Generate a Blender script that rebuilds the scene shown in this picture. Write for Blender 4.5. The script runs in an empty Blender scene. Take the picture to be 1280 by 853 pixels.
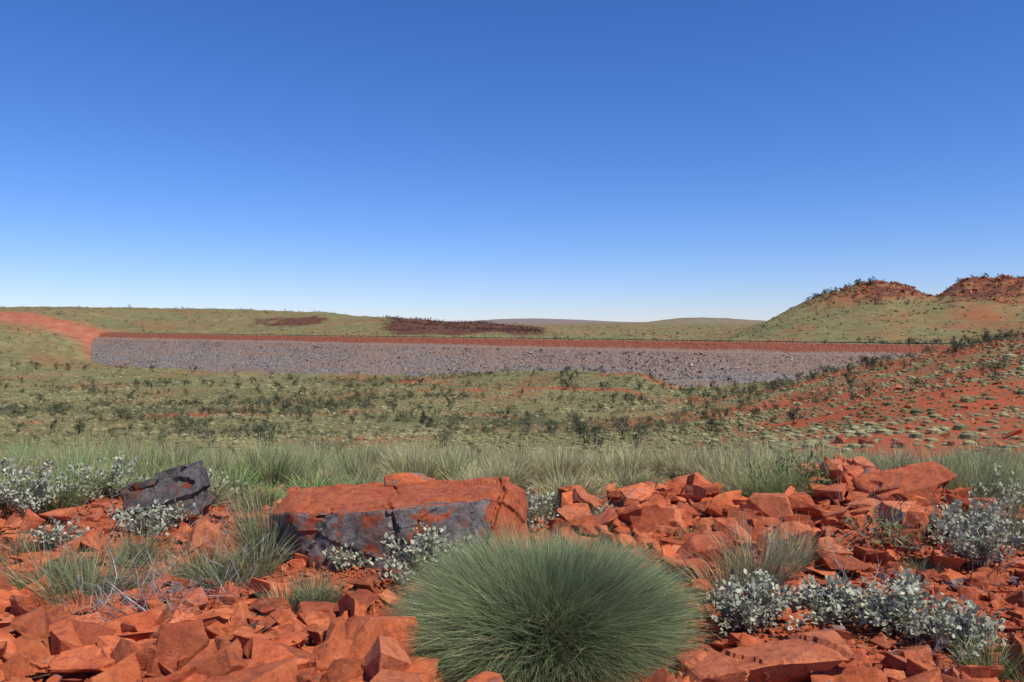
import bpy, bmesh, math, random
import numpy as np
from mathutils import Vector, noise as mnoise
R = np.random.RandomState(7); random.seed(7)
F=995.0; HY=406.0; EYE=1.6
scene=bpy.context.scene
# ---------------------------------------------------------------- noise
def h2(i,j,s): 
    v=np.sin(i*127.1+j*311.7+s*74.7)*43758.5453
    return v-np.floor(v)
def vn(x,y,s=0):
    xi=np.floor(x);yi=np.floor(y);fx=x-xi;fy=y-yi
    fx=fx*fx*(3-2*fx);fy=fy*fy*(3-2*fy)
    a=h2(xi,yi,s);b=h2(xi+1,yi,s);c=h2(xi,yi+1,s);d=h2(xi+1,yi+1,s)
    return (a*(1-fx)+b*fx)*(1-fy)+(c*(1-fx)+d*fx)*fy
def fbm(x,y,s=0,o=4):
    t=0;a=1;n=0
    for k in range(o):
        t=t+a*vn(x*2**k+k*17.3,y*2**k-k*9.1,s+k);n+=a;a*=.5
    return t/n
def ss(a,b,x):
    t=np.clip((x-a)/(b-a),0,1);return t*t*(3-2*t)
# ---------------------------------------------------------------- terrain profile
COL={
-500:[(140,560),(200,531),(300,502),(420,478),(500,450),(600,400),(700,380),(800,378),(1100,378),(1500,382),(2500,395),(5000,402)],
0:[(140,560),(200,531),(300,502),(420,481),(560,462),(620,444),(695,408),(722,404),(765,388),(800,389),(1100,385),(1500,388),(2500,395),(5000,402)],
60:[(140,560),(200,531),(300,502),(420,481),(560,462),(640,446),(682,420),(706,411),(750,393),(800,396),(1100,384.5),(1500,388),(2500,395),(5000,402)],
110:[(140,560),(200,531),(300,502),(420,481),(560,463),(650,453),(680,437),(698,428),(737,403),(760,404),(1100,384),(1500,388),(2500,395),(5000,402)],
140:[(140,560),(200,531),(300,502),(420,480),(560,463),(680,458),(715,432),(735,416),(800,412),(1150,384.5),(1500,388),(2500,396),(5000,402)],
300:[(140,560),(200,531),(300,502),(420,478),(560,461),(600,460),(640,424),(700,420),(800,412),(1200,387),(1500,390),(2500,398),(5000,402)],
400:[(140,559),(200,530),(300,500),(420,475),(500,465),(550,465),(590,425),(700,417),(800,408),(1100,390),(1500,395),(2500,400),(5000,403)],
480:[(140,558),(200,528),(300,498),(400,476),(465,468),(520,470),(560,426),(650,420),(720,412),(850,398),(1000,398),(1500,403),(3000,404),(6000,404)],
560:[(140,557),(200,526),(290,498),(380,474),(440,467),(500,468),(540,426),(650,420),(750,410),(850,402),(1000,404),(2000,407),(4000,406),(6000,404)],
620:[(140,556),(200,525),(290,498),(340,480),(380,465),(400,466),(450,470),(500,430),(600,421),(750,412),(830,405),(1000,407),(2000,406),(4000,405),(5000,399),(6500,400)],
670:[(140,556),(200,525),(280,498),(330,478),(358,463),(378,463),(395,472),(440,472),(480,431),(600,423),(750,414),(850,411),(1400,409),(2500,406),(4500,405),(5000,398),(6500,399)],
730:[(135,556),(195,525),(260,500),(305,475),(330,462),(350,463),(370,477),(420,477),(450,432),(600,424),(900,416),(1500,409),(2500,404),(4500,405),(5000,400),(6500,401)],
800:[(130,556),(190,524),(250,500),(290,476),(310,465),(325,467),(345,484),(400,480),(420,434),(600,424),(1000,414),(1800,405),(2500,404),(3500,404),(5000,404)],
850:[(120,556),(180,524),(240,502),(300,490),(335,486),(380,486),(410,436),(600,424),(1000,414),(2000,406),(2800,404),(3000,397),(5000,402)],
900:[(110,555),(160,525),(220,503),(280,489),(330,484),(375,484),(400,436),(500,428),(600,422),(1000,413),(2000,406),(2800,404),(3000,397),(5000,402)],
950:[(95,555),(135,528),(190,506),(250,489),(320,479),(370,478),(390,436),(450,430),(500,425),(570,409),(640,408),(1000,412),(2800,405),(3000,401),(5000,403)],
1000:[(80,555),(110,536),(160,510),(220,488),(280,476),(315,474),(350,470),(380,434),(440,430),(500,415),(560,395),(600,382),(640,380),(800,395),(3000,404)],
1050:[(70,555),(100,532),(150,502),(210,475),(270,462),(310,462),(350,450),(380,432),(440,428),(500,408),(560,382),(600,365),(640,362),(800,390),(3000,405)],
1095:[(60,555),(80,538),(110,514),(160,482),(220,458),(280,452),(305,453),(340,440),(370,432),(440,424),(500,402),(560,374),(590,361),(600,353),(640,353),(800,390),(3000,405)],
1130:[(60,554),(80,535),(110,508),(160,474),(220,452),(280,449),(305,449),(340,438),(370,432),(440,424),(500,402),(560,376),(590,363),(600,354),(640,354),(800,390),(3000,405)],
1165:[(60,552),(80,532),(110,502),(160,466),(210,447),(280,443),(310,443),(340,436),(380,432),(440,422),(500,402),(560,382),(610,377),(640,376),(800,385),(3000,405)],
1200:[(60,550),(80,526),(110,494),(160,454),(200,437),(240,434),(300,434),(320,437),(380,432),(440,420),(500,398),(560,372),(590,358),(600,349),(640,348),(800,385),(3000,405)],
1280:[(60,546),(80,518),(110,480),(160,434),(190,421),(230,420),(300,428),(380,430),(440,415),(500,395),(560,368),(600,356),(610,349),(650,349),(800,370),(3000,405)],
1600:[(60,530),(80,490),(110,440),(160,390),(190,380),(230,380),(300,395),(400,405),(500,385),(600,345),(650,345),(800,370),(3000,400)],
1900:[(60,530),(80,490),(110,440),(160,390),(190,380),(230,380),(300,395),(400,405),(500,385),(600,345),(650,345),(800,370),(3000,400)]}
NR=1500
LD=np.linspace(math.log(.5),math.log(14000),NR)
pxs=sorted(COL)
tab=[]
for p in pxs:
    near=[(.5,0),(6.5,0),(8,-.05),(9.5,-.24),(11.5,-.70),(15,-1.75),(22,-3.8),(35,-7.0 if p<950 else -5.2)]
    if p<950: near.append((60,-12.0))
    if p<900: near.append((95,-17.0))
    pts=near+[(d,EYE-(y-HY)*d/F) for d,y in COL[p]]
    pts.append((14000,EYE-(403-HY)*14000/F))
    tab.append(np.interp(LD,[math.log(a) for a,b in pts],[b for a,b in pts]))
tab=np.array(tab)
UP=np.arange(-500,1901,4.0)
G=np.array([np.interp(UP,pxs,tab[:,k]) for k in range(NR)])
def gs(A,sig,ax):
    r=int(sig*3);k=np.exp(-.5*(np.arange(-r,r+1)/sig)**2);k/=k.sum()
    return np.apply_along_axis(lambda m:np.convolve(np.pad(m,r,mode='edge'),k,'valid'),ax,A)
G=gs(G,2.0,0); G=gs(G,2.4,1)
A=np.array([-368.,725.]);B=np.array([169.,306.]);DD=(B-A);DL=np.hypot(*DD);DD/=DL;DN=np.array([DD[1],-DD[0]])
if DN[1]>0: DN=-DN
def gz(x,y):
    x=np.asarray(x,float);y=np.asarray(y,float)
    d=np.maximum(y,.5)
    u=np.clip((x/np.maximum(d,2.)*F+640+500)/4.0,0,len(UP)-1.001)
    r=np.clip((np.log(d)-LD[0])/(LD[1]-LD[0]),0,NR-1.001)
    ui=u.astype(int);ri=r.astype(int);fu=u-ui;fr=r-ri
    z=(G[ri,ui]*(1-fu)+G[ri,ui+1]*fu)*(1-fr)+(G[ri+1,ui]*(1-fu)+G[ri+1,ui+1]*fu)*fr
    w1=ss(15,60,d); w2=ss(200,700,d); w3=ss(1500,5000,d)
    z=z+(fbm(x/22,y/22,3,4)-.5)*2.8*w1*(1-.4*w2)
    rid=1-np.abs(2*fbm(x/70,y/70,11,4)-1)
    z=z+(rid-.8)*7*w2*(1-.9*w3)
    pxh=x/d*F+640
    knob=ss(1000,1040,pxh)*ss(545,590,d)*(1-ss(680,760,d))
    z=z+knob*(np.abs(2*fbm(x/14,y/14,19,3)-1)-.25)*6
    z=z+(fbm(x/7,y/7,8,3)-.5)*.5*ss(20,80,d)
    wn=1-ss(9,16,d)
    z=z+wn*((fbm(x/1.3,y/1.3,5,4)-.5)*.18)
    for (cx,cy,sx,sy,hh) in [(2.9,6.3,1.2,.7,.24),(1.3,6.3,.7,.5,.12),(-.8,6.0,1.6,.7,.03),(-3.4,6.8,1.2,.8,.1),(1.3,3.2,.8,.5,.04)]:
        z=z+hh*np.exp(-((x-cx)/sx)**2-((y-cy)/sy)**2)
    return z
# ---------------------------------------------------------------- mesh helpers
def mkobj(name,v,f,col=None,mat=None,smooth=False,attr='col'):
    me=bpy.data.meshes.new(name);v=np.asarray(v,np.float32);f=np.asarray(f,np.int32);k=f.shape[1]
    me.vertices.add(len(v));me.vertices.foreach_set('co',v.ravel())
    me.loops.add(f.size);me.loops.foreach_set('vertex_index',f.ravel())
    me.polygons.add(len(f));me.polygons.foreach_set('loop_start',np.arange(0,f.size,k,dtype=np.int32))
    me.update(calc_edges=True)
    me.polygons.foreach_set('use_smooth',np.full(len(f),bool(smooth)))
    if col is not None:
        a=me.color_attributes.new(attr,'FLOAT_COLOR','POINT')
        c=np.ones((len(v),4),np.float32);c[:,:3]=col;a.data.foreach_set('color',c.ravel())
    ob=bpy.data.objects.new(name,me);scene.collection.objects.link(ob)
    if mat: me.materials.append(mat)
    return ob
class Acc:
    def __init__(s): s.v=[];s.f=[];s.c=[];s.n=0
    def add(s,v,f,c):
        if len(v)==0:return
        s.v.append(v);s.f.append(f+s.n);s.c.append(c);s.n+=len(v)
    def obj(s,name,mat,**k): return mkobj(name,np.concatenate(s.v),np.concatenate(s.f),np.concatenate(s.c),mat,**k)
def nrm(a): return a/np.maximum(np.linalg.norm(a,axis=-1,keepdims=True),1e-9)
def blades(base,dr,L,W,droop,col,segs=3,tipc=1.25,basec=.45,wob=0.0):
    n=len(base);t=np.linspace(0,1,segs+1)
    dr=nrm(dr);side=nrm(np.cross(dr,R.normal(size=(n,3))));
    bend=np.zeros((n,3));bend[:,2]=-1
    hz=dr.copy();hz[:,2]=0
    V=[];C=[]
    wr=R.uniform(-1,1,(n,1))
    for i,tt in enumerate(t):
        p=base+dr*(L*tt)[:,None]+(bend*.75+hz*.5)*(droop*L*tt*tt)[:,None]
        if wob: p=p+side*(wob*L*math.sin(tt*3))[:,None]*wr
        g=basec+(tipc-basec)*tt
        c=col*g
        if i<segs:
            w=(W*(1-tt*.75))[:,None]*.5
            V+= [p-side*w,p+side*w];C+=[c,c]
        else: V.append(p);C.append(c)
    m=2*segs+1
    V=np.stack(V,1).reshape(-1,3);C=np.stack(C,1).reshape(-1,3)
    f=[]
    for i in range(segs-1): a=2*i; f+=[[a,a+1,a+3],[a,a+3,a+2]]
    a=2*(segs-1);f.append([a,a+1,a+2]);f=np.array(f)
    Fa=(f[None]+(np.arange(n)*m)[:,None,None]).reshape(-1,3)
    return V,Fa,C
def instance(acc,T,pos,S,rz,tint,tilt=None):
    v,f,c=T;n=len(pos)
    if n==0:return
    V=v[None]*S[:,None,:]
    if tilt is not None:
        ca,sa=np.cos(tilt)[:,None],np.sin(tilt)[:,None]
        V=np.stack([V[...,0],V[...,1]*ca-V[...,2]*sa,V[...,1]*sa+V[...,2]*ca],-1)
    ca,sa=np.cos(rz)[:,None],np.sin(rz)[:,None]
    V=np.stack([V[...,0]*ca-V[...,1]*sa,V[...,0]*sa+V[...,1]*ca,V[...,2]],-1)+pos[:,None,:]
    C=c[None]*tint[:,None,:]
    acc.add(V.reshape(-1,3),(f[None]+(np.arange(n)*len(v))[:,None,None]).reshape(-1,3),C.reshape(-1,3))
# ---------------------------------------------------------------- material helpers
def newmat(n):
    m=bpy.data.materials.new(n);m.use_nodes=True;nt=m.node_tree;nt.nodes.clear()
    return m,nt,nt.nodes,nt.links
def nd(ns,t,**k):
    x=ns.new(t)
    for a,b in k.items():
        if a in ('Scale','Detail','Roughness','Distortion','Strength','Distance','Randomness'): x.inputs[a].default_value=b
        else: setattr(x,a,b)
    return x
def mixc(ns,ls,fac,a,b,bt='MIX'):
    m=ns.new('ShaderNodeMix');m.data_type='RGBA';m.blend_type=bt;m.clamp_factor=True
    for s,i in ((fac,0),(a,6),(b,7)):
        if hasattr(s,'links'): ls.new(s,m.inputs[i])
        elif isinstance(s,(int,float)): m.inputs[i].default_value=s
        else: m.inputs[i].default_value=(*s,1)
    return m.outputs[2]
def math_(ns,ls,op,a,b=0.,c=0.):
    m=ns.new('ShaderNodeMath');m.operation=op
    for i,s in enumerate((a,b,c)):
        if hasattr(s,'links'): ls.new(s,m.inputs[i])
        else: m.inputs[i].default_value=s
    return m.outputs[0]
def mrange(ns,ls,v,a,b,c=0.,d=1.):
    m=ns.new('ShaderNodeMapRange');ls.new(v,m.inputs[0])
    for i,s in enumerate((a,b,c,d)): m.inputs[i+1].default_value=s
    return m.outputs[0]
def noise(ns,ls,co,sc,det=4,ro=.55):
    n=nd(ns,'ShaderNodeTexNoise',Scale=sc,Detail=det,Roughness=ro);ls.new(co,n.inputs['Vector']);return n.outputs['Fac']
def plantmat(name,trans=.25,rough=.6):
    m,nt,ns,ls=newmat(name)
    at=nd(ns,'ShaderNodeAttribute',attribute_name='col')
    g=ns.new('ShaderNodeNewGeometry')
    rnd=mrange(ns,ls,g.outputs['Random Per Island'],0,1,.7,1.3)
    hs=ns.new('ShaderNodeHueSaturation');ls.new(at.outputs['Color'],hs.inputs['Color']);ls.new(rnd,hs.inputs['Value'])
    b=ns.new('ShaderNodeBsdfPrincipled');b.inputs['Roughness'].default_value=rough
    b.inputs['Specular IOR Level'].default_value=.3
    ls.new(hs.outputs[0],b.inputs['Base Color'])
    out=b.outputs[0]
    if trans>0:
        t=ns.new('ShaderNodeBsdfTranslucent');ls.new(hs.outputs[0],t.inputs['Color'])
        mx=ns.new('ShaderNodeMixShader');mx.inputs[0].default_value=trans
        ls.new(b.outputs[0],mx.inputs[1]);ls.new(t.outputs[0],mx.inputs[2]);out=mx.outputs[0]
    o=ns.new('ShaderNodeOutputMaterial');ls.new(out,o.inputs[0]);return m
M_grass=plantmat('grass_blades');M_leaf=plantmat('shrub_leaves',.2,.7);M_far=plantmat('distant_foliage',0,.9)
def rockmat(name):
    m,nt,ns,ls=newmat(name)
    tc=ns.new('ShaderNodeTexCoord').outputs['Object']
    at=nd(ns,'ShaderNodeAttribute',attribute_name='col')
    sp=ns.new('ShaderNodeSeparateColor');ls.new(at.outputs['Color'],sp.inputs[0])
    g=ns.new('ShaderNodeNewGeometry')
    rpi=g.outputs['Random Per Island']
    n1=noise(ns,ls,tc,6,6,.65);n2=noise(ns,ls,tc,17,9,.75);n3=noise(ns,ls,tc,1.7,3)
    n4=noise(ns,ls,tc,130,5,.75)
    c=mixc(ns,ls,mrange(ns,ls,n1,.35,.65),(.50,.098,.030),(.66,.175,.054))
    c=mixc(ns,ls,mrange(ns,ls,rpi,0,.45,.6,0),c,(.34,.072,.030))
    c=mixc(ns,ls,mrange(ns,ls,rpi,.7,1,0,.5),c,(.70,.26,.125))
    c=mixc(ns,ls,mrange(ns,ls,n2,.515,.60,0,.6),c,(.20,.054,.030))
    c=mixc(ns,ls,mrange(ns,ls,n2,.46,.34,0,.5),c,(.74,.29,.145))
    c=mixc(ns,ls,mrange(ns,ls,n4,.49,.67,0,.45),c,(.17,.050,.031))
    gf=math_(ns,ls,'ADD',sp.outputs[1],math_(ns,ls,'MULTIPLY',math_(ns,ls,'SUBTRACT',n1,.5),1.8))
    gf=mrange(ns,ls,gf,.44,.52)
    grey=mixc(ns,ls,mrange(ns,ls,n2,.40,.60),(.08,.07,.068),(.28,.23,.205))
    grey=mixc(ns,ls,mrange(ns,ls,n3,.46,.58,0,.6),grey,(.26,.105,.062))
    c=mixc(ns,ls,gf,c,grey)
    hs=ns.new('ShaderNodeHueSaturation');ls.new(c,hs.inputs['Color'])
    ls.new(math_(ns,ls,'MULTIPLY',sp.outputs[0],mrange(ns,ls,math_(ns,ls,'FRACT',math_(ns,ls,'MULTIPLY',rpi,7.3)),0,1,.78,1.2)),hs.inputs['Value'])
    b=ns.new('ShaderNodeBsdfPrincipled');b.inputs['Specular IOR Level'].default_value=.35
    ls.new(mrange(ns,ls,gf,0,1,.9,.5),b.inputs['Roughness'])
    ls.new(hs.outputs[0],b.inputs['Base Color'])
    hsum=math_(ns,ls,'ADD',math_(ns,ls,'MULTIPLY',n2,1.),math_(ns,ls,'MULTIPLY',n4,.25))
    bp=nd(ns,'ShaderNodeBump',Strength=.75,Distance=.03);ls.new(hsum,bp.inputs['Height']);ls.new(bp.outputs[0],b.inputs['Normal'])
    o=ns.new('ShaderNodeOutputMaterial');ls.new(b.outputs[0],o.inputs[0]);return m
M_rock=rockmat('iron_rock')
m,nt,ns,ls=newmat('terrain_ground');M_ter=m
tc=ns.new('ShaderNodeTexCoord').outputs['Object']
at=nd(ns,'ShaderNodeAttribute',attribute_name='mask');sp=ns.new('ShaderNodeSeparateColor');ls.new(at.outputs['Color'],sp.inputs[0])
at2=nd(ns,'ShaderNodeAttribute',attribute_name='mask2');sp2=ns.new('ShaderNodeSeparateColor');ls.new(at2.outputs['Color'],sp2.inputs[0])
nf=noise(ns,ls,tc,30,6,.7);nm=noise(ns,ls,tc,1.1,5,.65);nl=noise(ns,ls,tc,.12,5,.6);nx=noise(ns,ls,tc,.02,4,.6)
soil=mixc(ns,ls,mrange(ns,ls,nf,.35,.65),(.26,.056,.024),(.48,.112,.044))
soil=mixc(ns,ls,mrange(ns,ls,nl,.4,.65,0,.5),soil,(.37,.105,.05))
veg=mixc(ns,ls,mrange(ns,ls,nl,.38,.62),(.17,.150,.062),(.29,.25,.11))
veg=mixc(ns,ls,mrange(ns,ls,nx,.4,.6,0,.6),veg,(.158,.16,.065))
veg=mixc(ns,ls,mrange(ns,ls,nm,.42,.6,0,.45),veg,(.10,.084,.04))
fac=math_(ns,ls,'ADD',math_(ns,ls,'MULTIPLY',math_(ns,ls,'SUBTRACT',nm,.5),2.4),sp.outputs[0])
c=mixc(ns,ls,mrange(ns,ls,fac,.38,.62),soil,veg)
fac2=math_(ns,ls,'ADD',math_(ns,ls,'MULTIPLY',math_(ns,ls,'SUBTRACT',nl,.5),1.3),sp.outputs[1])
c=mixc(ns,ls,mrange(ns,ls,fac2,.4,.7,0,.75),c,(.065,.072,.033))
fac3=math_(ns,ls,'ADD',math_(ns,ls,'MULTIPLY',math_(ns,ls,'SUBTRACT',nl,.5),1.5),sp2.outputs[0])
rr=mixc(ns,ls,mrange(ns,ls,nm,.4,.6),(.055,.03,.022),(.17,.06,.036))
c=mixc(ns,ls,mrange(ns,ls,fac3,.42,.6,0,.92),c,rr)
c=mixc(ns,ls,sp2.outputs[1],c,mixc(ns,ls,mrange(ns,ls,nl,.35,.65),(.33,.095,.05),(.42,.16,.09)))
c=mixc(ns,ls,sp.outputs[2],c,(.25,.20,.22))  # aerial haze painted into the ground colour, growing with distance
b=ns.new('ShaderNodeBsdfPrincipled');b.inputs['Roughness'].default_value=.95;b.inputs['Specular IOR Level'].default_value=.1
ls.new(c,b.inputs['Base Color'])
bp=nd(ns,'ShaderNodeBump',Strength=.5,Distance=.03);ls.new(nf,bp.inputs['Height'])
bp2=nd(ns,'ShaderNodeBump',Strength=.6,Distance=.6);ls.new(nm,bp2.inputs['Height'])
o=ns.new('ShaderNodeOutputMaterial');ls.new(bp.outputs[0],bp2.inputs['Normal']);ls.new(bp2.outputs[0],b.inputs['Normal']);ls.new(b.outputs[0],o.inputs[0])
# ---------------------------------------------------------------- terrain mesh
NY,NX=620,900
yp=np.exp(np.linspace(math.log(2.),math.log(13000),NY));U=np.linspace(-1.15,1.15,NX)
YY,UU=np.meshgrid(yp,U,indexing='ij');X=UU*YY;Y=YY-5
Z=gz(X,Y)
def P(px,d): return (px-640)/F*d
def polydist(x,y,pts):
    best=np.full(np.shape(x),1e9)
    for (a,b),(c,d) in zip(pts[:-1],pts[1:]):
        dx,dy=c-a,d-b;t=np.clip(((x-a)*dx+(y-b)*dy)/(dx*dx+dy*dy),0,1)
        best=np.minimum(best,np.hypot(x-a-t*dx,y-b-t*dy))
    return best
cut=[(P(-200,775),775),(P(0,744),744),(P(60,729),729),(P(108,715),715),(P(130,706),706),(P(140,688),688),(P(148,665),665)]
def masks(x,y,z):
    d=np.maximum(y,1);px=x/d*F+640
    veg=.74+(fbm(x/30,y/30,21,3)-.5)*.65
    rh=ss(700,1050,px)*(1-ss(230,330,d))*ss(20,50,d)
    veg=veg-rh*(.34+(fbm(x/9,y/9,31,3)-.5)*.7)
    veg=np.where(d<13,veg*ss(7,13,d)*.8,veg)
    tr=np.exp(-(polydist(x,y,[(P(520,330),330),(P(600,318),318),(P(700,300),300),(P(800,262),262)])/2.5)**2)
    tr=np.maximum(tr,np.exp(-(polydist(x,y,[(P(760,314),314),(P(790,312),312),(P(815,308),308),(P(832,318),318)])/6)**2)*1.3)
    tr=np.maximum(tr,.8*np.exp(-(polydist(x,y,[(P(190,235),235),(P(330,225),225),(P(480,232),232),(P(640,215),215)])/3)**2))
    tr=np.maximum(tr,.9*np.exp(-(polydist(x,y,[(P(500,400),400),(P(540,372),372),(P(600,345),345)])/2.5)**2))
    veg=veg-tr*.9*fbm(x/6,y/6,4,2)*1.3
    scrub=.10+ (fbm(x/60,y/40,41,4)-.5)*1.4*(ss(120,180,d)*(1-ss(420,560,d)))
    scrub=scrub+.5*np.exp(-((d-262)/42)**2)*(1-ss(600,850,px))*ss(.35,.6,fbm(x/50,y/30,44,3))
    scrub=scrub+.35*np.exp(-((d-200)/22)**2)*(1-ss(700,900,px))*ss(.35,.6,fbm(x/40,y/20,47,3))
    nb=fbm(x/22,y/40,48,4)
    dk=np.exp(-((px-580)/112)**4)*ss(600,680,d)*(1-ss(900,1100,d))*(.42+1.05*nb)
    dk=np.maximum(dk,np.exp(-((px-362)/52)**4)*np.exp(-((d-890)/100)**2)*(.28+1.1*nb))
    hill=ss(950,1010,px)*ss(400,480,d)*(1-ss(750,900,d))
    dk=np.maximum(dk,hill*ss(13,27,z+10*(fbm(x/25,y/25,51,3)-.5)*2)*(.36+.48*fbm(x/40,y/18,52,3)+.20*np.sin(z*1.1+3*fbm(x/60,y/60,5,2))))
    veg=veg-hill*(.06+.12*ss(10,30,z))
    cu=np.exp(-(polydist(x,y,cut)/22)**4)*ss(.2,.35,fbm(x/20,y/20,61,3)+.12)
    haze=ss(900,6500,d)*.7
    dmid=ss(2700,3100,d)
    dk=np.maximum(dk,dmid*.42)
    return veg,scrub,haze,dk,cu
veg,scr,hz,dk,cu=masks(X,Y,Z)
idx=np.arange(NY*NX).reshape(NY,NX)
q=np.stack([idx[:-1,:-1],idx[:-1,1:],idx[1:,1:],idx[1:,:-1]],-1).reshape(-1,4)
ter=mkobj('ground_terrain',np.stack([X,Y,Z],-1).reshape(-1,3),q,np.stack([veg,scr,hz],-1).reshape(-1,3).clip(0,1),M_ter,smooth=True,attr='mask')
a=ter.data.color_attributes.new('mask2','FLOAT_COLOR','POINT');c4=np.ones((NY*NX,4),np.float32);c4[:,0]=dk.ravel().clip(0,1.2);c4[:,1]=cu.ravel().clip(0,1);a.data.foreach_set('color',c4.ravel())
# ---------------------------------------------------------------- dam
m,nt,ns,ls=newmat('rockfill_dam');M_dam=m
tc=ns.new('ShaderNodeTexCoord').outputs['Object']
sx=ns.new('ShaderNodeSeparateXYZ');ls.new(tc,sx.inputs[0])
v=nd(ns,'ShaderNodeTexVoronoi',Scale=.9);ls.new(tc,v.inputs['Vector'])
n1=noise(ns,ls,tc,.05,5,.6);n2=noise(ns,ls,tc,.8,6,.75)
mp=ns.new('ShaderNodeMapping');mp.inputs['Scale'].default_value=(.02,.02,.35);ls.new(tc,mp.inputs[0]);n3=noise(ns,ls,mp.outputs[0],1,4)
vc=ns.new('ShaderNodeSeparateColor');ls.new(v.outputs['Color'],vc.inputs[0])
g=mixc(ns,ls,vc.outputs[0],(.16,.136,.118),(.31,.265,.228))
g=mixc(ns,ls,mrange(ns,ls,n2,.42,.62,0,.6),g,(.15,.122,.105))
g=mixc(ns,ls,mrange(ns,ls,n3,.42,.6,0,.6),g,(.27,.175,.12))
zz=math_(ns,ls,'ADD',sx.outputs[2],math_(ns,ls,'MULTIPLY',math_(ns,ls,'SUBTRACT',n1,.5),3.))
g=mixc(ns,ls,mrange(ns,ls,zz,-21,-11,0,.5),g,(.26,.145,.095))
red=mixc(ns,ls,mrange(ns,ls,n2,.35,.65),(.21,.065,.036),(.29,.10,.058))
g=mixc(ns,ls,mrange(ns,ls,zz,-9.9,-9.1),g,red)
b=ns.new('ShaderNodeBsdfPrincipled');b.inputs['Roughness'].default_value=.95;b.inputs['Specular IOR Level'].default_value=.1;ls.new(g,b.inputs['Base Color'])
bp=nd(ns,'ShaderNodeBump',Strength=.7,Distance=.5);ls.new(v.outputs['Distance'],bp.inputs['Height']);ls.new(bp.outputs[0],b.inputs['Normal'])
o=ns.new('ShaderNodeOutputMaterial');ls.new(b.outputs[0],o.inputs[0])
CZ=-6.4
prof=[(-60,-40),(-5.,CZ-.4),(-4.6,CZ),(4.6,CZ),(5.,CZ-.1)]
for k in range(1,61): 
    dr=k*.6
    prof.append((5+dr*1.6+(3. if dr>3.6 else 0),CZ-.1-dr))
S=np.linspace(-12,DL+40,900);pr=np.array(prof)
SS,PI=np.meshgrid(S,np.arange(len(pr)),indexing='ij')
off=pr[PI,0];zz_=pr[PI,1]
jit=(fbm(SS/3,off/3,71,3)-.5)*1.1*(off>5.2)+(fbm(SS/25,off/25,72,3)-.5)*1.5*(off>6)
dx=A[0]+DD[0]*SS+DN[0]*(off+jit);dy=A[1]+DD[1]*SS+DN[1]*(off+jit)
idx=np.arange(SS.size).reshape(SS.shape)
q=np.stack([idx[:-1,:-1],idx[1:,:-1],idx[1:,1:],idx[:-1,1:]],-1).reshape(-1,4)
mkobj('dam_embankment',np.stack([dx,dy,zz_+(fbm(SS/2,off/2,73,2)-.5)*.3],-1).reshape(-1,3),q,None,M_dam)
# ---------------------------------------------------------------- foreground plant layout (ground positions)
def at_(px,py): d=1592/(py-406);return P(px,d),d
GB=(.22,.28,.13);GO=(.36,.33,.17);GG=(.23,.30,.10)
TUFTS=[(335,705,125,115,1000,GB),(378,768,90,78,750,GB),(300,725,110,85,700,GB),(235,725,110,80,600,GO),(120,735,170,100,1000,GB),(170,705,100,75,500,GB),(60,720,90,65,400,GB),(935,750,150,105,850,GO),(1000,722,100,75,500,GO),(975,665,110,80,800,GG),(760,662,70,44,340,GO),(925,660,60,50,300,GG),(1215,655,110,95,800,GG),(1275,690,80,80,500,GB),(1200,695,80,60,400,GB),(1265,850,100,75,600,GG),(60,640,110,60,480,GG),(440,700,60,38,200,GO),(830,748,60,40,180,GO),(700,690,55,36,160,GO),(1120,765,60,40,200,GO),(20,700,70,50,220,GO),(250,640,80,50,300,GG),(560,700,50,34,140,GO),(300,650,80,50,300,GO),(680,655,60,36,200,GO),(870,690,50,34,160,GO),(200,770,50,34,140,GO),(1060,640,60,36,180,GO),(1150,720,60,40,200,GB),(60,770,60,40,180,GO)]
SHRUBS=[(528,738,130,84,44,1800),(655,678,80,66,28,900),(112,645,125,66,34,1200),(175,680,110,54,30,900),(20,665,100,95,34,1200),(428,718,60,38,22,420),(950,800,140,84,40,1600),(1060,785,130,66,38,1200),(1150,800,150,90,46,2000),(1225,815,100,70,30,800),(1245,720,120,120,44,1700),(1275,660,80,70,26,600),(760,672,45,30,12,180),(60,692,70,44,20,400),(255,645,80,44,20,450),(685,645,50,38,16,240),(1195,690,70,50,20,450)]
EXC=[]
for (px,py,w,h,nb,col) in TUFTS:
    x,d=at_(px,py);EXC.append((x,d+.1,w*d/F*.28))
for s_ in SHRUBS:
    x,d=at_(s_[0],s_[1]);w=s_[2]*d/F*.5;EXC.append((x,d+w*.4,w*.5))
EXC.append((P(685,4.15),4.15,.72))
for q_ in (-1.3,-1.0,-.7,-.4,-.15): EXC.append((q_,4.95,.2))
EXC=np.array(EXC)
def clear(x,y,s):
    dd=np.hypot(x[:,None]-EXC[None,:,0],y[:,None]-EXC[None,:,1])-EXC[None,:,2]
    return (dd.min(1)>s*.35)|(s<.045)
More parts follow.
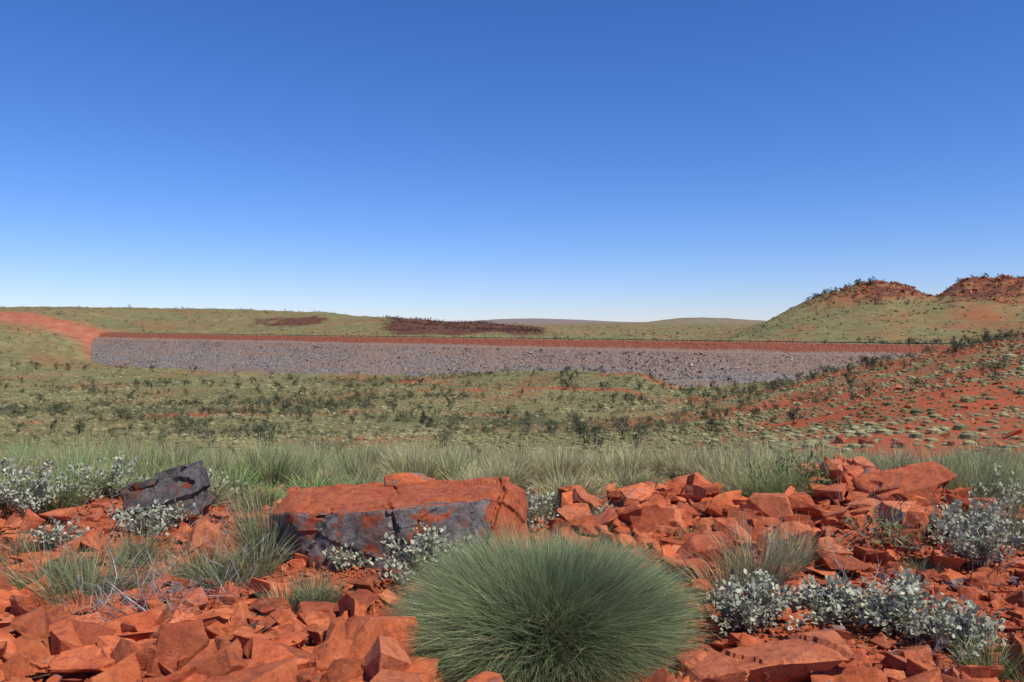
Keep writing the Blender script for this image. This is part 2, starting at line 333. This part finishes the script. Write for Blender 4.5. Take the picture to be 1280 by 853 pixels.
# ---------------------------------------------------------------- rocks
def hull(pts,bev=.03):
    bm=bmesh.new()
    for p in pts: bm.verts.new(p)
    bmesh.ops.convex_hull(bm,input=bm.verts)
    for v in [v for v in bm.verts if not v.link_faces]: bm.verts.remove(v)
    bmesh.ops.dissolve_limit(bm,angle_limit=math.radians(14),verts=bm.verts,edges=bm.edges)
    if bev: bmesh.ops.bevel(bm,geom=bm.edges[:],offset=bev,segments=1,affect='EDGES',profile=.6)
    bmesh.ops.triangulate(bm,faces=bm.faces)
    return bm
def arr(bm):
    bm.verts.index_update()
    v=np.array([x.co[:] for x in bm.verts]);f=np.array([[l.index for l in x.verts] for x in bm.faces]);bm.free();return v,f
def rocktemplate(seed,bev,n=13,flat=.6,rough=False):
    rs=np.random.RandomState(seed)
    p=rs.uniform(-.5,.5,(n,3));
    ax=rs.randint(0,3,n);p[np.arange(n),ax]=np.sign(p[np.arange(n),ax])*rs.uniform(.38,.5,n)
    sh=rs.uniform(-.35,.35);p[:,0]+=sh*p[:,2]
    p[:,2]*=flat
    bm=hull(p.tolist(),bev)
    if rough:
        for _ in range(2):
            es=[e for e in bm.edges if e.calc_length()>.22]
            bmesh.ops.subdivide_edges(bm,edges=es,cuts=1);bmesh.ops.triangulate(bm,faces=[f for f in bm.faces if len(f.verts)>3])
        bm.normal_update();nn=[v.normal.copy() for v in bm.verts]
        for v,n_ in zip(bm.verts,nn):
            q=v.co*3.+Vector((seed*2.7,0,0));v.co+=n_*(mnoise.noise(q)*.03+mnoise.noise(q*2.6)*.018)
    return arr(bm)
def tmpl(vf): return (vf[0],vf[1],np.ones((len(vf[0]),3)))
RT=[tmpl(rocktemplate(100+i,.008,n=9+i%6,flat=[.45,.65,.9,.35][i%4],rough=True)) for i in range(28)]
PT=[tmpl(rocktemplate(200+i,0,n=8,flat=.6)) for i in range(8)]
def scatter_rocks(acc,T,x,y,s,sink=.15,greyp=.14,tilt=.6,zoff=0):
    n=len(x);k=R.randint(0,len(T),n)
    S=np.stack([s*R.uniform(.8,1.35,n),s*R.uniform(.7,1.1,n),s*R.uniform(.6,1.15,n)],1)
    pos=np.stack([x,y,gz(x,y)+s*(.3-sink)+zoff],1);rz=R.uniform(0,6.28,n);ti=R.normal(0,tilt,n)
    gr=np.where((R.rand(n)<greyp)&(s<.11),R.uniform(.4,.8,n),R.uniform(-.25,.29,n))
    t=np.stack([R.uniform(.82,1.1,n),gr,np.ones(n)],1)
    for i in range(len(T)):
        w=k==i;instance(acc,T[i],pos[w],S[w],rz[w],t[w],ti[w])
acc=Acc()
def samp(n,d0,d1,um=.85):
    d=np.sqrt(R.uniform(d0*d0,d1*d1,n));u=R.uniform(-um,um,n);return u*(d+.6),d
x,y=samp(12500,2.4,7.8);s=np.exp(R.normal(math.log(.056),.58,12500)).clip(.02,.22)
keep=(R.rand(len(x))<(1-.7*ss(5.8,7.4,y))*(.35+1.0*fbm(x/.9,y/.9,81,2)))&clear(x,y,s);x,y,s=x[keep],y[keep],s[keep]
scatter_rocks(acc,RT,x,y,s,greyp=.08)
for (cx,cy,sx_,sy_,n,m0,gap) in [(-1.2,3.7,.7,.45,300,.12,0),(-1.9,4.5,.8,.5,260,.09,0),(-2.2,3.6,.5,.4,130,.11,0),(2.6,6.15,.8,.4,340,.15,.02),(2.3,5.6,.6,.3,120,.11,0),(1.35,6.1,.55,.35,190,.13,.01),(1.2,4.9,.4,.4,90,.09,0),(-3.1,5.4,.6,.4,120,.09,0),(1.9,3.6,.6,.4,130,.07,0),(.25,6.4,.4,.2,50,.10,0),(-1.4,6.5,.5,.2,60,.11,0)]:
    x=R.normal(cx,sx_,n);y=R.normal(cy,sy_,n).clip(2.6,9);s=np.exp(R.normal(math.log(m0),.48,n)).clip(.04,.32)
    k=clear(x,y,s);x,y,s=x[k],y[k],s[k]
    scatter_rocks(acc,RT,x,y,s,sink=.03,greyp=.05,zoff=gap)
acc.obj('rock_rubble',M_rock)
acc=Acc();x,y=samp(46000,2.2,8.6);s=np.exp(R.normal(math.log(.019),.5,46000)).clip(.006,.05)
scatter_rocks(acc,PT,x,y,s,sink=.1,greyp=.14);acc.obj('gravel',M_rock)

def big_rock(name,px,pyb,wpx,hpx,seed=0,depth=.7,grey=.05,pts=None,rot=0,front_grey=False,amp=.02,d=None,lift=0,bright=1.0,tilt=0,cracks=()):
    d=d or 1592/(pyb-406);w=wpx*d/F;h=hpx*d/F*.95
    rs=np.random.RandomState(seed)
    if pts is None:
        n=13;p=rs.uniform(-.5,.5,(n,3));ax=rs.randint(0,3,n);p[np.arange(n),ax]=np.sign(p[np.arange(n),ax])*rs.uniform(.42,.5,n)
        p[:,2]+=.35
    else: p=np.array(pts,float)
    p=p*np.array([w,w*depth,h])
    bm=hull(p.tolist(),.010*min(1,w*2))
    lim=.026 if not cracks else .019
    for _ in range(8):
        es=[e for e in bm.edges if e.calc_length()>lim]
        if not es or len(bm.verts)>34000: break
        bmesh.ops.subdivide_edges(bm,edges=es,cuts=1)
        bmesh.ops.triangulate(bm,faces=[f for f in bm.faces if len(f.verts)>3])
    bm.normal_update()
    nn=[v.normal.copy() for v in bm.verts]
    for v,n_ in zip(bm.verts,nn):
        q=v.co+Vector((seed*3.1,0,0))
        a=mnoise.fractal(q*3.2,1,2,4)*amp
        if cracks:
            # irregular conchoidal facets: voronoi cells give each patch its own depth
            qq=Vector((q.x*2.3+.4*mnoise.noise(q*2.0),q.y*2.6,q.z*4.2+.5*mnoise.noise(q*1.6+Vector((4,4,4)))))
            dist,pt=mnoise.voronoi(qq)
            cell=mnoise.noise(pt[0]*7.3)
            front=max(0.,-n_.y)
            a+=cell*(.055 if n_.z<.6 else .022)
            for (x0,sl,t0,t1,dp) in cracks:
                dd_=abs(v.co.x-x0-sl*(v.co.z-h*.5)-.05*mnoise.noise(q*5))
                if dd_<.012 and t0<v.co.z/h<t1: a-=dp
        else:
            st=mnoise.noise(Vector((q.x*1.6,q.y*1.6,q.z*6))+Vector((5,1,2)));a+=(-amp*1.6 if st>.1 else 0)+(-amp*1.3 if mnoise.noise(q*4.5)>.25 else 0)
        v.co+=n_*a
    v,f=arr(bm)
    fx=np.array([n_[:] for n_ in nn])
    gcol=np.full(len(v),grey)
    if front_grey: gcol=np.where((fx[:,1]<-.45)&(v[:,0]<w*.37),.60,grey)
    ct,st_=math.cos(tilt),math.sin(tilt)
    v=np.stack([v[:,0]*ct-v[:,2]*st_,v[:,1],v[:,0]*st_+v[:,2]*ct],1)
    c,s_=math.cos(rot),math.sin(rot);v=np.stack([v[:,0]*c-v[:,1]*s_,v[:,0]*s_+v[:,1]*c,v[:,2]],1)
    cx=P(px,d);cy=d+w*depth*.3
    v+=np.array([cx,cy,float(gz(cx,cy))-.02+lift])
    return mkobj(name,v,f,np.stack([np.full(len(v),bright),gcol,np.ones(len(v))],1),M_rock)
slab=[(-.5,-.20,-.1),(-.52,-.05,.62),(-.47,.4,.88),(-.40,-.36,.74),(-.12,-.52,.80),(.10,-.58,.84),(.33,-.55,.93),(.43,-.40,1.04),(.5,.1,.90),(.51,-.2,.0),(.43,-.78,-.1),(.39,-.66,.55),(.2,.5,1.02),(-.1,.5,.96),(-.3,-.5,-.1),(.5,.45,0),(-.5,.45,0),(.42,.5,1.0)]
big_rock('slab_boulder',495,700,322,102,1,.36,-.02,slab,front_grey=True,amp=.03,d=5.3,lift=-.04,cracks=((-.50,.5,.0,.8,.02),(.02,-.35,.2,1.2,.02),(.62,.3,.0,1.2,.025)))
big_rock('boulder',512,640,70,34,3,.8,.3,lift=.24,d=6.15)
big_rock('boulder',352,690,60,34,31,.8,.35,d=5.45)
big_rock('boulder',200,664,115,72,4,.8,.62,amp=.03,tilt=.3,bright=.5)
big_rock('boulder',395,640,90,34,14,.8,.1,lift=.10,d=6.2)
big_rock('boulder',722,645,46,48,5,.9,.0)
big_rock('boulder',812,675,75,58,6,.9,.05)
big_rock('boulder',868,664,70,48,7,.8,.1)
big_rock('boulder',875,722,110,46,8,.8,.0)
big_rock('boulder',1055,630,115,42,9,.7,.05,lift=.12,d=6.8)
big_rock('boulder',1145,672,120,64,10,.7,.05,tilt=.3)
big_rock('boulder',1010,690,80,38,11,.8,.1)
big_rock('boulder',1095,708,100,40,22,.8,.0)
big_rock('boulder',965,885,250,82,12,.6,-.1,amp=.012,d=3.45,bright=1.1)
big_rock('boulder',268,802,76,62,13,.9,.0,tilt=.3)
big_rock('boulder',335,838,115,54,14,.7,.05)
big_rock('boulder',522,858,64,48,15,.8,.05)
big_rock('boulder',410,855,120,40,16,.7,.02,tilt=-.2)
big_rock('boulder',190,818,84,46,17,.8,.0)
big_rock('boulder',60,770,100,36,18,.8,.05)
big_rock('boulder',15,725,70,38,19,.8,.0)
big_rock('boulder',90,855,140,44,20,.8,.0)
big_rock('boulder',645,712,60,34,21,.8,.0)
acc=Acc();n=12000
s_=R.uniform(0,DL,n);dr=R.uniform(4.5,28,n);off=5+dr*1.6+3
x=A[0]+DD[0]*s_+DN[0]*off;y=A[1]+DD[1]*s_+DN[1]*off;z=CZ-.1-dr
sz=np.exp(R.normal(math.log(.65),.4,n)).clip(.3,1.8)
k=R.randint(0,8,n);gy=R.uniform(.13,.34,n)
tint=np.stack([gy*1.05,gy*.87,gy*.76],1)
for i in range(8):
    w=k==i;instance(acc,PT[i],np.stack([x,y,z+.1],1)[w],np.stack([sz,sz,sz],1)[w],R.uniform(0,6,w.sum()),tint[w],R.normal(0,.6,w.sum()))
M_rip=plantmat('riprap_stone',0,.95)
acc.obj('riprap',M_rip)
acc=Acc()
def boxv(sx,sy,sz): 
    v=np.array([[a*sx/2,b*sy/2,c*sz] for a in(-1,1) for b in(-1,1) for c in(0,1)],float)
    f=np.array([[0,1,3],[0,3,2],[4,6,7],[4,7,5],[0,4,5],[0,5,1],[2,3,7],[2,7,6],[1,5,7],[1,7,3],[0,2,6],[0,6,4]]);return v,f,np.ones((8,3))
bx=boxv(.28,.28,1.1);n=int(DL/8)
s_=np.arange(n)*8.+3;x=A[0]+DD[0]*s_+DN[0]*4.1;y=A[1]+DD[1]*s_+DN[1]*4.1
instance(acc,bx,np.stack([x,y,np.full(n,CZ-.1)],1),np.ones((n,3)),np.zeros(n),np.full((n,3),.06))
rl=boxv(DL,.12,.3);ang=math.atan2(DD[1],DD[0]);mid=(A+B)/2+DN*4.3
instance(acc,rl,np.array([[mid[0],mid[1],CZ+.55]]),np.ones((1,3)),np.array([ang]),np.full((1,3),.07))
acc.obj('guard_rail',M_rip)
# ---------------------------------------------------------------- mid/far vegetation
def hummock(nb,seed,w=.07):
    ph=R.uniform(0,6.283,nb);el=R.uniform(.12,1.5,nb)
    dr=np.stack([np.cos(ph)*np.cos(el),np.sin(ph)*np.cos(el),np.sin(el)*.85],1)
    base=dr*np.array([.25,.25,.1])
    L=R.uniform(.22,.34,nb);v,f,c=blades(base,dr,L,np.full(nb,w),np.full(nb,.1),np.ones((nb,3)),segs=1,tipc=1.2,basec=.6)
    a=np.linspace(0,2*math.pi,9)[:-1];ring=np.stack([np.cos(a)*.42,np.sin(a)*.42,np.full(8,-.08)],1)
    r2=np.stack([np.cos(a+.3)*.32,np.sin(a+.3)*.32,np.full(8,.2)],1);top=np.array([[0,0,.31]])
    dv=np.concatenate([ring,r2,top]);df=[]
    for i in range(8):
        j=(i+1)%8;df+=[[i,j,8+j],[i,8+j,8+i],[8+i,8+j,16]]
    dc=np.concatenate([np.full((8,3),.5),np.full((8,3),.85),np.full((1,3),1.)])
    return np.concatenate([v,dv]),np.concatenate([f,np.array(df)+len(v)]),np.concatenate([c,dc])
HN=[hummock(70,i,.05) for i in range(6)];HF=[hummock(16,i,.12) for i in range(6)]
def scat(acc,T,x,y,s,tint,sq=1.,zo=0.):
    n=len(x);k=R.randint(0,len(T),n);pos=np.stack([x,y,gz(x,y)+zo],1);rz=R.uniform(0,6.28,n)
    S=np.stack([s,s*R.uniform(.8,1.2,n),s*sq*R.uniform(.8,1.15,n)],1)
    for i in range(len(T)):
        w=k==i;instance(acc,T[i],pos[w],S[w],rz[w],tint[w])
def vtint(x,y,n,base,alt,var=.15):
    f=fbm(x/25,y/25,91,3)[:,None];f=ss(.35,.65,f)
    return (np.array(base)*(1-f)+np.array(alt)*f)*R.uniform(1-var,1+var,(n,1))
acc=Acc()
def ringsamp(n,d0,d1,um=.9):
    d=np.sqrt(R.uniform(d0*d0,d1*d1,n));return R.uniform(-um,um,n)*d,d
def damfree(x,y):
    s=(x-A[0])*DD[0]+(y-A[1])*DD[1];o=(x-A[0])*DN[0]+(y-A[1])*DN[1]
    return ~((s>-5)&(s<DL+5)&(o>-25)&(o<36+np.interp(s,[0,DL*.8,DL],[8,-4,-25])))
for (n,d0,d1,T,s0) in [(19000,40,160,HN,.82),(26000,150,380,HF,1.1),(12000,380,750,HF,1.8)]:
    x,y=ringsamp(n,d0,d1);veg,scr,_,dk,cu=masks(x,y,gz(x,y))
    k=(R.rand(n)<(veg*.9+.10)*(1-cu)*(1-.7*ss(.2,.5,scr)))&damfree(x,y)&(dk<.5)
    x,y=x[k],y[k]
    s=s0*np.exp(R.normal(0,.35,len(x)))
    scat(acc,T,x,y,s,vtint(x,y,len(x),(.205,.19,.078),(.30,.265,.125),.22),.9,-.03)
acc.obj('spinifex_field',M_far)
def shrubT(nl,seed,ls_=.1):
    rs=np.random.RandomState(seed);nc=rs.randint(5,9)
    cs=np.stack([rs.normal(0,.24,nc),rs.normal(0,.24,nc),rs.uniform(.35,.85,nc)],1)
    k=rs.randint(0,nc,nl);p=cs[k]+rs.normal(0,.09,(nl,3))
    d1=nrm(rs.normal(size=(nl,3)))*ls_;d2=nrm(np.cross(d1,rs.normal(size=(nl,3))))*ls_*.6
    v=np.stack([p-d1*.5,p+d2*.5,p+d1*.5],1).reshape(-1,3);f=np.arange(nl*3).reshape(-1,3)
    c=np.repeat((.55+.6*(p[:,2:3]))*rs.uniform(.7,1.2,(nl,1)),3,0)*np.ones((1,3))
    b=np.zeros((nc,3));dv=cs-b;bv,bf,bc=blades(b,dv,np.linalg.norm(dv,axis=1),np.full(nc,.05),np.zeros(nc),np.tile([[.9,.7,.6]],(nc,1)),segs=1,tipc=.8,basec=.9)
    return np.concatenate([v,bv]),np.concatenate([f,bf+len(v)]),np.concatenate([c,bc])
SN=[shrubT(210,300+i,ls_=.14) for i in range(10)];SF=[shrubT(60,330+i,ls_=.2) for i in range(8)]
acc=Acc()
x,y=ringsamp(17000,75,430);veg,scr,_,dk,cu=masks(x,y,gz(x,y))
k=(R.rand(len(x))<.07+.8*ss(.14,.5,scr))&damfree(x,y);x,y=x[k],y[k];n=len(x)
px=x/y*F+640;s=np.exp(R.normal(math.log(1.3),.42,n)).clip(.5,3.6)
k=(R.rand(n)>.4*ss(850,1100,px))
x,y,s=x[k],y[k],s[k];n=len(x)
scat(acc,SN,x,y,s,vtint(x,y,n,(.078,.092,.04),(.15,.152,.076),.42),.8,-.1)
x,y=ringsamp(720,115,430);k=damfree(x,y);x,y=x[k],y[k];n=len(x)
scat(acc,SN,x,y,R.uniform(1.4,3.5,n),np.tile([[.055,.062,.032]],(n,1))*R.uniform(.7,1.9,(n,1)),1.1,-.1)
tl=[(783,232,3.2),(800,228,2.6),(812,225,2.2),(935,250,3.4),(962,262,4.2),(972,262,3.6),(1012,240,3.0),(1083,225,4.2),(1090,226,3.2),(905,215,2.6),(700,250,2.6),(676,380,3.2),(690,378,2.6),(710,350,3.),(560,250,3),(1030,268,3.5),(880,260,2.8),(45,560,7),(70,565,6),(20,560,6),(85,560,6),(108,562,5),(150,545,6),(190,540,5),(240,530,5),(340,470,4)]
x=np.array([P(a,b) for a,b,c in tl]);y=np.array([b for a,b,c in tl],float);s=np.array([c for a,b,c in tl])
scat(acc,SN,x,y,s,np.tile([[.045,.05,.028]],(len(x),1)),1.,-.1)
x,y=ringsamp(9000,430,1400);k=damfree(x,y)&(y>0);x,y=x[k],y[k];n=len(x)
veg,scr,_,dk,cu=masks(x,y,gz(x,y));dkk=(dk>.5)&(x/y*F+640<900);k=(R.rand(n)<.28+.7*dkk)&(cu<.3);x,y,dkk=x[k],y[k],dkk[k];n=len(x)
tt=vtint(x,y,n,(.075,.082,.04),(.14,.14,.075),.3);tt[dkk]=np.array([.075,.045,.03])*R.uniform(.6,1.5,(dkk.sum(),1))
scat(acc,SF,x,y,np.exp(R.normal(math.log(2.5),.35,n)),tt,.8,-.2)
n=800;px=R.uniform(478,676,n);d=R.uniform(690,880,n);x=P(px,d);k=fbm(x/22,d/40,48,4)>.40;x,d=x[k],d[k];n=len(x)
scat(acc,SF,x,d,R.uniform(1.6,3.4,n),np.array([.07,.046,.03])*R.uniform(.6,1.6,(n,1)),.8,-.2)
px=np.concatenate([R.uniform(1005,1095,60),R.uniform(1195,1275,20)]);n=len(px);d=R.uniform(585,640,n);x=P(px,d)
scat(acc,SN,x,d,R.uniform(2.0,4.6,n),np.tile([[.045,.045,.028]],(n,1)),1.,-.2)
px=R.uniform(1000,1280,160);d=R.uniform(540,610,160);x=P(px,d)
scat(acc,SF,x,d,R.uniform(1.6,3.2,160),np.tile([[.05,.05,.03]],(160,1)),.9,-.2)
acc.obj('valley_scrub',M_far)
acc=Acc();x,y=ringsamp(17000,45,260);veg,_,_,_,_=masks(x,y,gz(x,y));k=(veg<.55)&(R.rand(len(x))<.85);x,y=x[k],y[k]
scatter_rocks(acc,PT,x,y,np.exp(R.normal(math.log(.38),.45,len(x))),sink=.2,greyp=.03)
x,y=ringsamp(26000,450,700);z=gz(x,y);veg,_,_,dk,_=masks(x,y,z);k=(dk>.42)&(x/y*F+640>960);x,y=x[k],y[k]
scatter_rocks(acc,PT,x,y,np.exp(R.normal(math.log(1.5),.5,len(x))).clip(.4,3.2),sink=.25,greyp=.35)
acc.c=[c_*np.array([.85,1,1]) for c_ in acc.c]
acc.obj('hillside_rocks',M_rock)
# ---------------------------------------------------------------- foreground plants
def spinifex(acc,cx,cy,rad,h,nb,W=.0035,col=(.13,.18,.07),hero=False):
    z0=float(gz(cx,cy))
    ph=R.uniform(0,6.283,nb);el=np.arcsin(R.uniform(.0,1,nb)**.9)
    rr=np.sqrt(R.rand(nb))*.5
    base=np.stack([cx+np.cos(ph)*rr*rad*np.cos(el),cy+np.sin(ph)*rr*rad*np.cos(el),np.full(nb,z0-.02)+R.uniform(0,.25,nb)*h],1)
    ph2=ph+R.normal(0,.3,nb)
    tip=np.stack([cx+np.cos(ph2)*np.cos(el)*rad,cy+np.sin(ph2)*np.cos(el)*rad,z0+np.sin(el)*h+.02],1)
    sc=R.uniform(.74,1.05,nb)*(1+.07*np.sin(ph2*3+cx)+.04*np.sin(ph2*7+el*5))
    if hero: sc=sc*(.86+.3*fbm(ph2*2.2+40,el*4+9,33,3))+.02
    dr=tip-base;L=np.linalg.norm(dr,axis=1)*sc
    dr=nrm(dr)+np.array([0,0,.08])+R.normal(0,.14 if hero else .03,(nb,3))
    c=np.array(col)*R.uniform(.6,1.35,(nb,1));dry=R.rand(nb)<.15;c[dry]=np.array([.38,.32,.18])*R.uniform(.6,1.1,(dry.sum(),1))
    if hero: c=c*(.75+.5*fbm(ph2*2.2+40,el*4+9,33,3))[:,None]
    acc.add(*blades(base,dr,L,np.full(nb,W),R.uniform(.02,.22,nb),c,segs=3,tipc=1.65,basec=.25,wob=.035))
def tuft(acc,cx,cy,w,h,nb,col,W=.005,dry=.2,droop=.4,spread=.5):
    z0=float(gz(cx,cy));ph=R.uniform(0,6.283,nb);rr=np.sqrt(R.rand(nb))*.28*w
    base=np.stack([cx+np.cos(ph)*rr,cy+np.sin(ph)*rr,np.full(nb,z0-.02)],1)
    t=R.rand(nb)**.7*spread*w/h+.03
    dr=np.stack([np.cos(ph)*t,np.sin(ph)*t,np.ones(nb)],1)
    L=h*R.uniform(.4,1.12,nb)
    c=np.array(col)*R.uniform(.6,1.35,(nb,1));k=R.rand(nb)<dry;c[k]=np.array([.46,.38,.21])*R.uniform(.5,1.1,(k.sum(),1))
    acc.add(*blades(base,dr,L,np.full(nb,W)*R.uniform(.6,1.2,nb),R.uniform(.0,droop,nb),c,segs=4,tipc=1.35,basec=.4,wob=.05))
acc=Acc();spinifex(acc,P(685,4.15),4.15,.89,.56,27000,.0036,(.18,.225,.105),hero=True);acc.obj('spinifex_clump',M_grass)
for (px,py,w,h,nb,col) in TUFTS:
    x,d=at_(px,py);a=Acc()
    for j in range(3):
        ox,oy=R.normal(0,.16,2)*w*d/F;hj=h*R.uniform(.6,1.05)
        tuft(a,x+ox,d+.1+oy,w*d/F*.7,hj*d/F,nb//3,col,.0046,dry=R.uniform(.15,.45),droop=.5,spread=R.uniform(.4,.9))
    a.obj('grass_tuft',M_grass)
acc=Acc()
for i in range(800):
    d=R.uniform(6.4,12.5);u=R.uniform(-.85,.85);x=u*d;px=640+u*F
    rocky=(330<px<660 and d<6.9) or (700<px<900 and d<6.9) or (1000<px<1190 and d<7.3)
    if rocky: continue
    if d<7.6 and R.rand()<.4: continue
    if px<470: col=np.array((.24,.34,.11))if R.rand()<.55 else np.array(GO)
    elif px>1130: col=np.array((.28,.36,.14))if R.rand()<.55 else np.array(GO)
    else: col=np.array((.46,.43,.21))if R.rand()<.65 else np.array((.32,.35,.16))
    col=col*R.uniform(.75,1.2)
    h=R.uniform(.24,.54)*(1.1 if px<350 else 1.)+.035*max(0,d-8)
    if d<7.4: h*=.75
    if R.rand()<.45: spinifex(acc,x,d,R.uniform(.22,.5),h*.95,400,.0055,col*1.05)
    else: tuft(acc,x,d,R.uniform(.3,.6),h*1.1,300,col,.006,dry=R.uniform(.15,.45),droop=.55,spread=R.uniform(.5,1.))
n=900;d=R.uniform(6.6,12,n);x=R.uniform(-.85,.85,n)*d
acc.add(*blades(np.stack([x,d,gz(x,d)],1),np.stack([R.normal(0,.22,n),R.normal(0,.22,n),np.ones(n)],1),R.uniform(.4,.8,n),np.full(n,.005),R.uniform(0,.3,n),np.tile([[.45,.38,.22]],(n,1)),segs=3,wob=.03))
acc.obj('ridge_grass',M_grass)
acc=Acc()
for i in range(900):
    d=R.uniform(12,40);x=R.uniform(-.9,.9)*d
    spinifex(acc,x,d,R.uniform(.35,.6),R.uniform(.3,.5),60,.02,(.30,.28,.13))
acc.obj('slope_spinifex',M_grass)
def leafshrub(name,px,py,wpx,hpx,nst,nl,col=(.43,.43,.30),L=.034,aspect=.6,d=None):
    x0,d=at_(px,py);w=wpx*d/F*.5;h=hpx*d/F;y0=d+w*.4;z0=float(gz(x0,y0));a=Acc()
    ph=R.uniform(0,6.283,nst);t=R.rand(nst)**.6
    dr=np.stack([np.cos(ph)*t*w,np.sin(ph)*t*w,h*(1-.45*t*t)*R.uniform(.6,1.05,nst)],1)
    base=np.tile([[x0,y0,z0-.01]],(nst,1))+R.normal(0,.03,(nst,3))*[1,1,0]
    ln=np.linalg.norm(dr,axis=1)
    a.add(*blades(base,dr,ln,np.full(nst,.006),np.full(nst,.12),np.tile([[.22,.19,.14]],(nst,1)),segs=3,tipc=1,basec=.8))
    k=R.randint(0,nst,nl);tt=R.uniform(.2,1.03,nl)**.8
    u=nrm(dr)[k];hzv=u.copy();hzv[:,2]=0
    p=base[k]+u*(ln[k]*tt)[:,None]+(np.array([0,0,-.75])+hzv*.5)*(.12*ln[k]*tt*tt)[:,None]+R.normal(0,.016,(nl,3))
    ld=nrm(u*.5+R.normal(0,.6,(nl,3))+np.array([0,0,.15]));sd=nrm(np.cross(ld,R.normal(0,.5,(nl,3))+np.array([0,0,1.])))
    up=np.cross(sd,ld);l=(L*R.uniform(.5,1.3,nl))[:,None];wd=l*aspect*.5
    V=np.stack([p,p+ld*l*.35-sd*wd+up*l*.08,p+ld*l*.35+sd*wd+up*l*.08,p+ld*l*.75-sd*wd*.8+up*l*.06,p+ld*l*.75+sd*wd*.8+up*l*.06,p+ld*l],1).reshape(-1,3)
    f=np.array([[0,2,1],[1,2,4],[1,4,3],[3,4,5]]);Fa=(f[None]+(np.arange(nl)*6)[:,None,None]).reshape(-1,3)
    c=np.repeat(np.array(col)*R.uniform(.55,1.2,(nl,1)),6,0);a.add(V,Fa,c)
    return a.obj(name,M_leaf)
for s_ in SHRUBS: leafshrub('silver_leaf_shrub',*s_)
leafshrub('green_shrub',995,655,130,80,30,520,(.19,.23,.08),.065,.22)
leafshrub('green_shrub',1120,708,150,60,26,320,(.19,.21,.085),.07,.2)
def twigs(name,px,py,wpx,hpx,n,col=(.42,.38,.34)):
    x0,d=at_(px,py);w=wpx*d/F*.5;h=hpx*d/F;y0=d+.1;z0=float(gz(x0,y0));a=Acc()
    def grow(b,dr,L,wd,lv):
        m=len(b);a.add(*blades(b,dr,L,wd,R.uniform(-.1,.25,m),np.tile([col],(m,1))*R.uniform(.5,1.2,(m,1)),segs=3,tipc=1.1,basec=.8,wob=.05))
        if lv==0:return
        for j in range(3):
            t=R.uniform(.3,.9,m);bb=b+nrm(dr)*(L*t)[:,None];dd=nrm(dr)+R.normal(0,.5,(m,3));grow(bb,dd,L*R.uniform(.35,.6,m),wd*.6,lv-1)
    ph=R.uniform(0,6.283,n);t=R.rand(n)**.5
    dr=np.stack([np.cos(ph)*t*w,np.sin(ph)*t*w,h*R.uniform(.2,1,n)],1)
    b=np.tile([[x0,y0,z0]],(n,1))+np.stack([R.normal(0,w*.3,n),R.normal(0,.06,n),np.zeros(n)],1)
    grow(b,dr,np.linalg.norm(dr,axis=1),np.full(n,.007),2);a.obj(name,M_grass)
for s_ in [(170,790,190,90,30),(100,705,120,70,12),(230,685,90,60,10),(500,592,60,60,6),(215,595,50,50,4),(290,725,120,70,10),(1130,705,160,90,14),(1080,765,160,60,14),(1230,725,100,110,14),(1150,600,80,60,6),(960,735,90,90,10),(1200,835,120,50,12),(250,770,120,60,14),(100,790,140,60,12)]:
    twigs('dry_twigs',*s_)
acc=Acc();n=5500;x,y=samp(n,2.6,8.5);z=gz(x,y)+R.uniform(.0,.08,n)
dr=np.stack([R.normal(size=n),R.normal(size=n),R.normal(0,.25,n)],1)
acc.add(*blades(np.stack([x,y,z],1),dr,R.uniform(.05,.22,n),np.full(n,.0035),R.uniform(0,.2,n),np.tile([[.36,.29,.19]],(n,1))*R.uniform(.4,1.1,(n,1)),segs=2))
acc.obj('straw_litter',M_grass)
# ---------------------------------------------------------------- light, sky, camera
EL,AZ=math.radians(54),math.radians(128)
w=bpy.data.worlds.new('World');scene.world=w;w.use_nodes=True;nt=w.node_tree;ns=nt.nodes;ls=nt.links
bg=ns['Background'];sk=ns.new('ShaderNodeTexSky');sk.sky_type='NISHITA';sk.sun_disc=False;sk.sun_elevation=EL;sk.sun_rotation=AZ
sk.air_density=1.;sk.dust_density=0.;sk.ozone_density=1.8;sk.altitude=600
tint=mixc(ns,ls,1.,sk.outputs[0],(.90,1.04,1.56),'MULTIPLY')
hs=ns.new('ShaderNodeHueSaturation');hs.inputs['Saturation'].default_value=1.12;ls.new(tint,hs.inputs['Color'])
ls.new(hs.outputs[0],bg.inputs[0]);bg.inputs[1].default_value=.088
sd=bpy.data.lights.new('sun','SUN');sd.energy=5.0;sd.angle=math.radians(.53);sd.color=(1,.955,.87)
so=bpy.data.objects.new('sun',sd);scene.collection.objects.link(so)
tv=Vector((math.sin(AZ)*math.cos(EL),math.cos(AZ)*math.cos(EL),math.sin(EL)));so.rotation_euler=tv.to_track_quat('Z','Y').to_euler()
cam=bpy.data.cameras.new('camera');co=bpy.data.objects.new('camera',cam);scene.collection.objects.link(co);scene.camera=co
cam.lens=28;cam.sensor_width=36;cam.clip_start=.05;cam.clip_end=40000
co.location=(0,0,EYE);co.rotation_euler=(math.radians(90)-math.atan((426.5-HY)/F),0,0)
scene.view_settings.view_transform='Standard';scene.view_settings.look='None';scene.view_settings.exposure=0
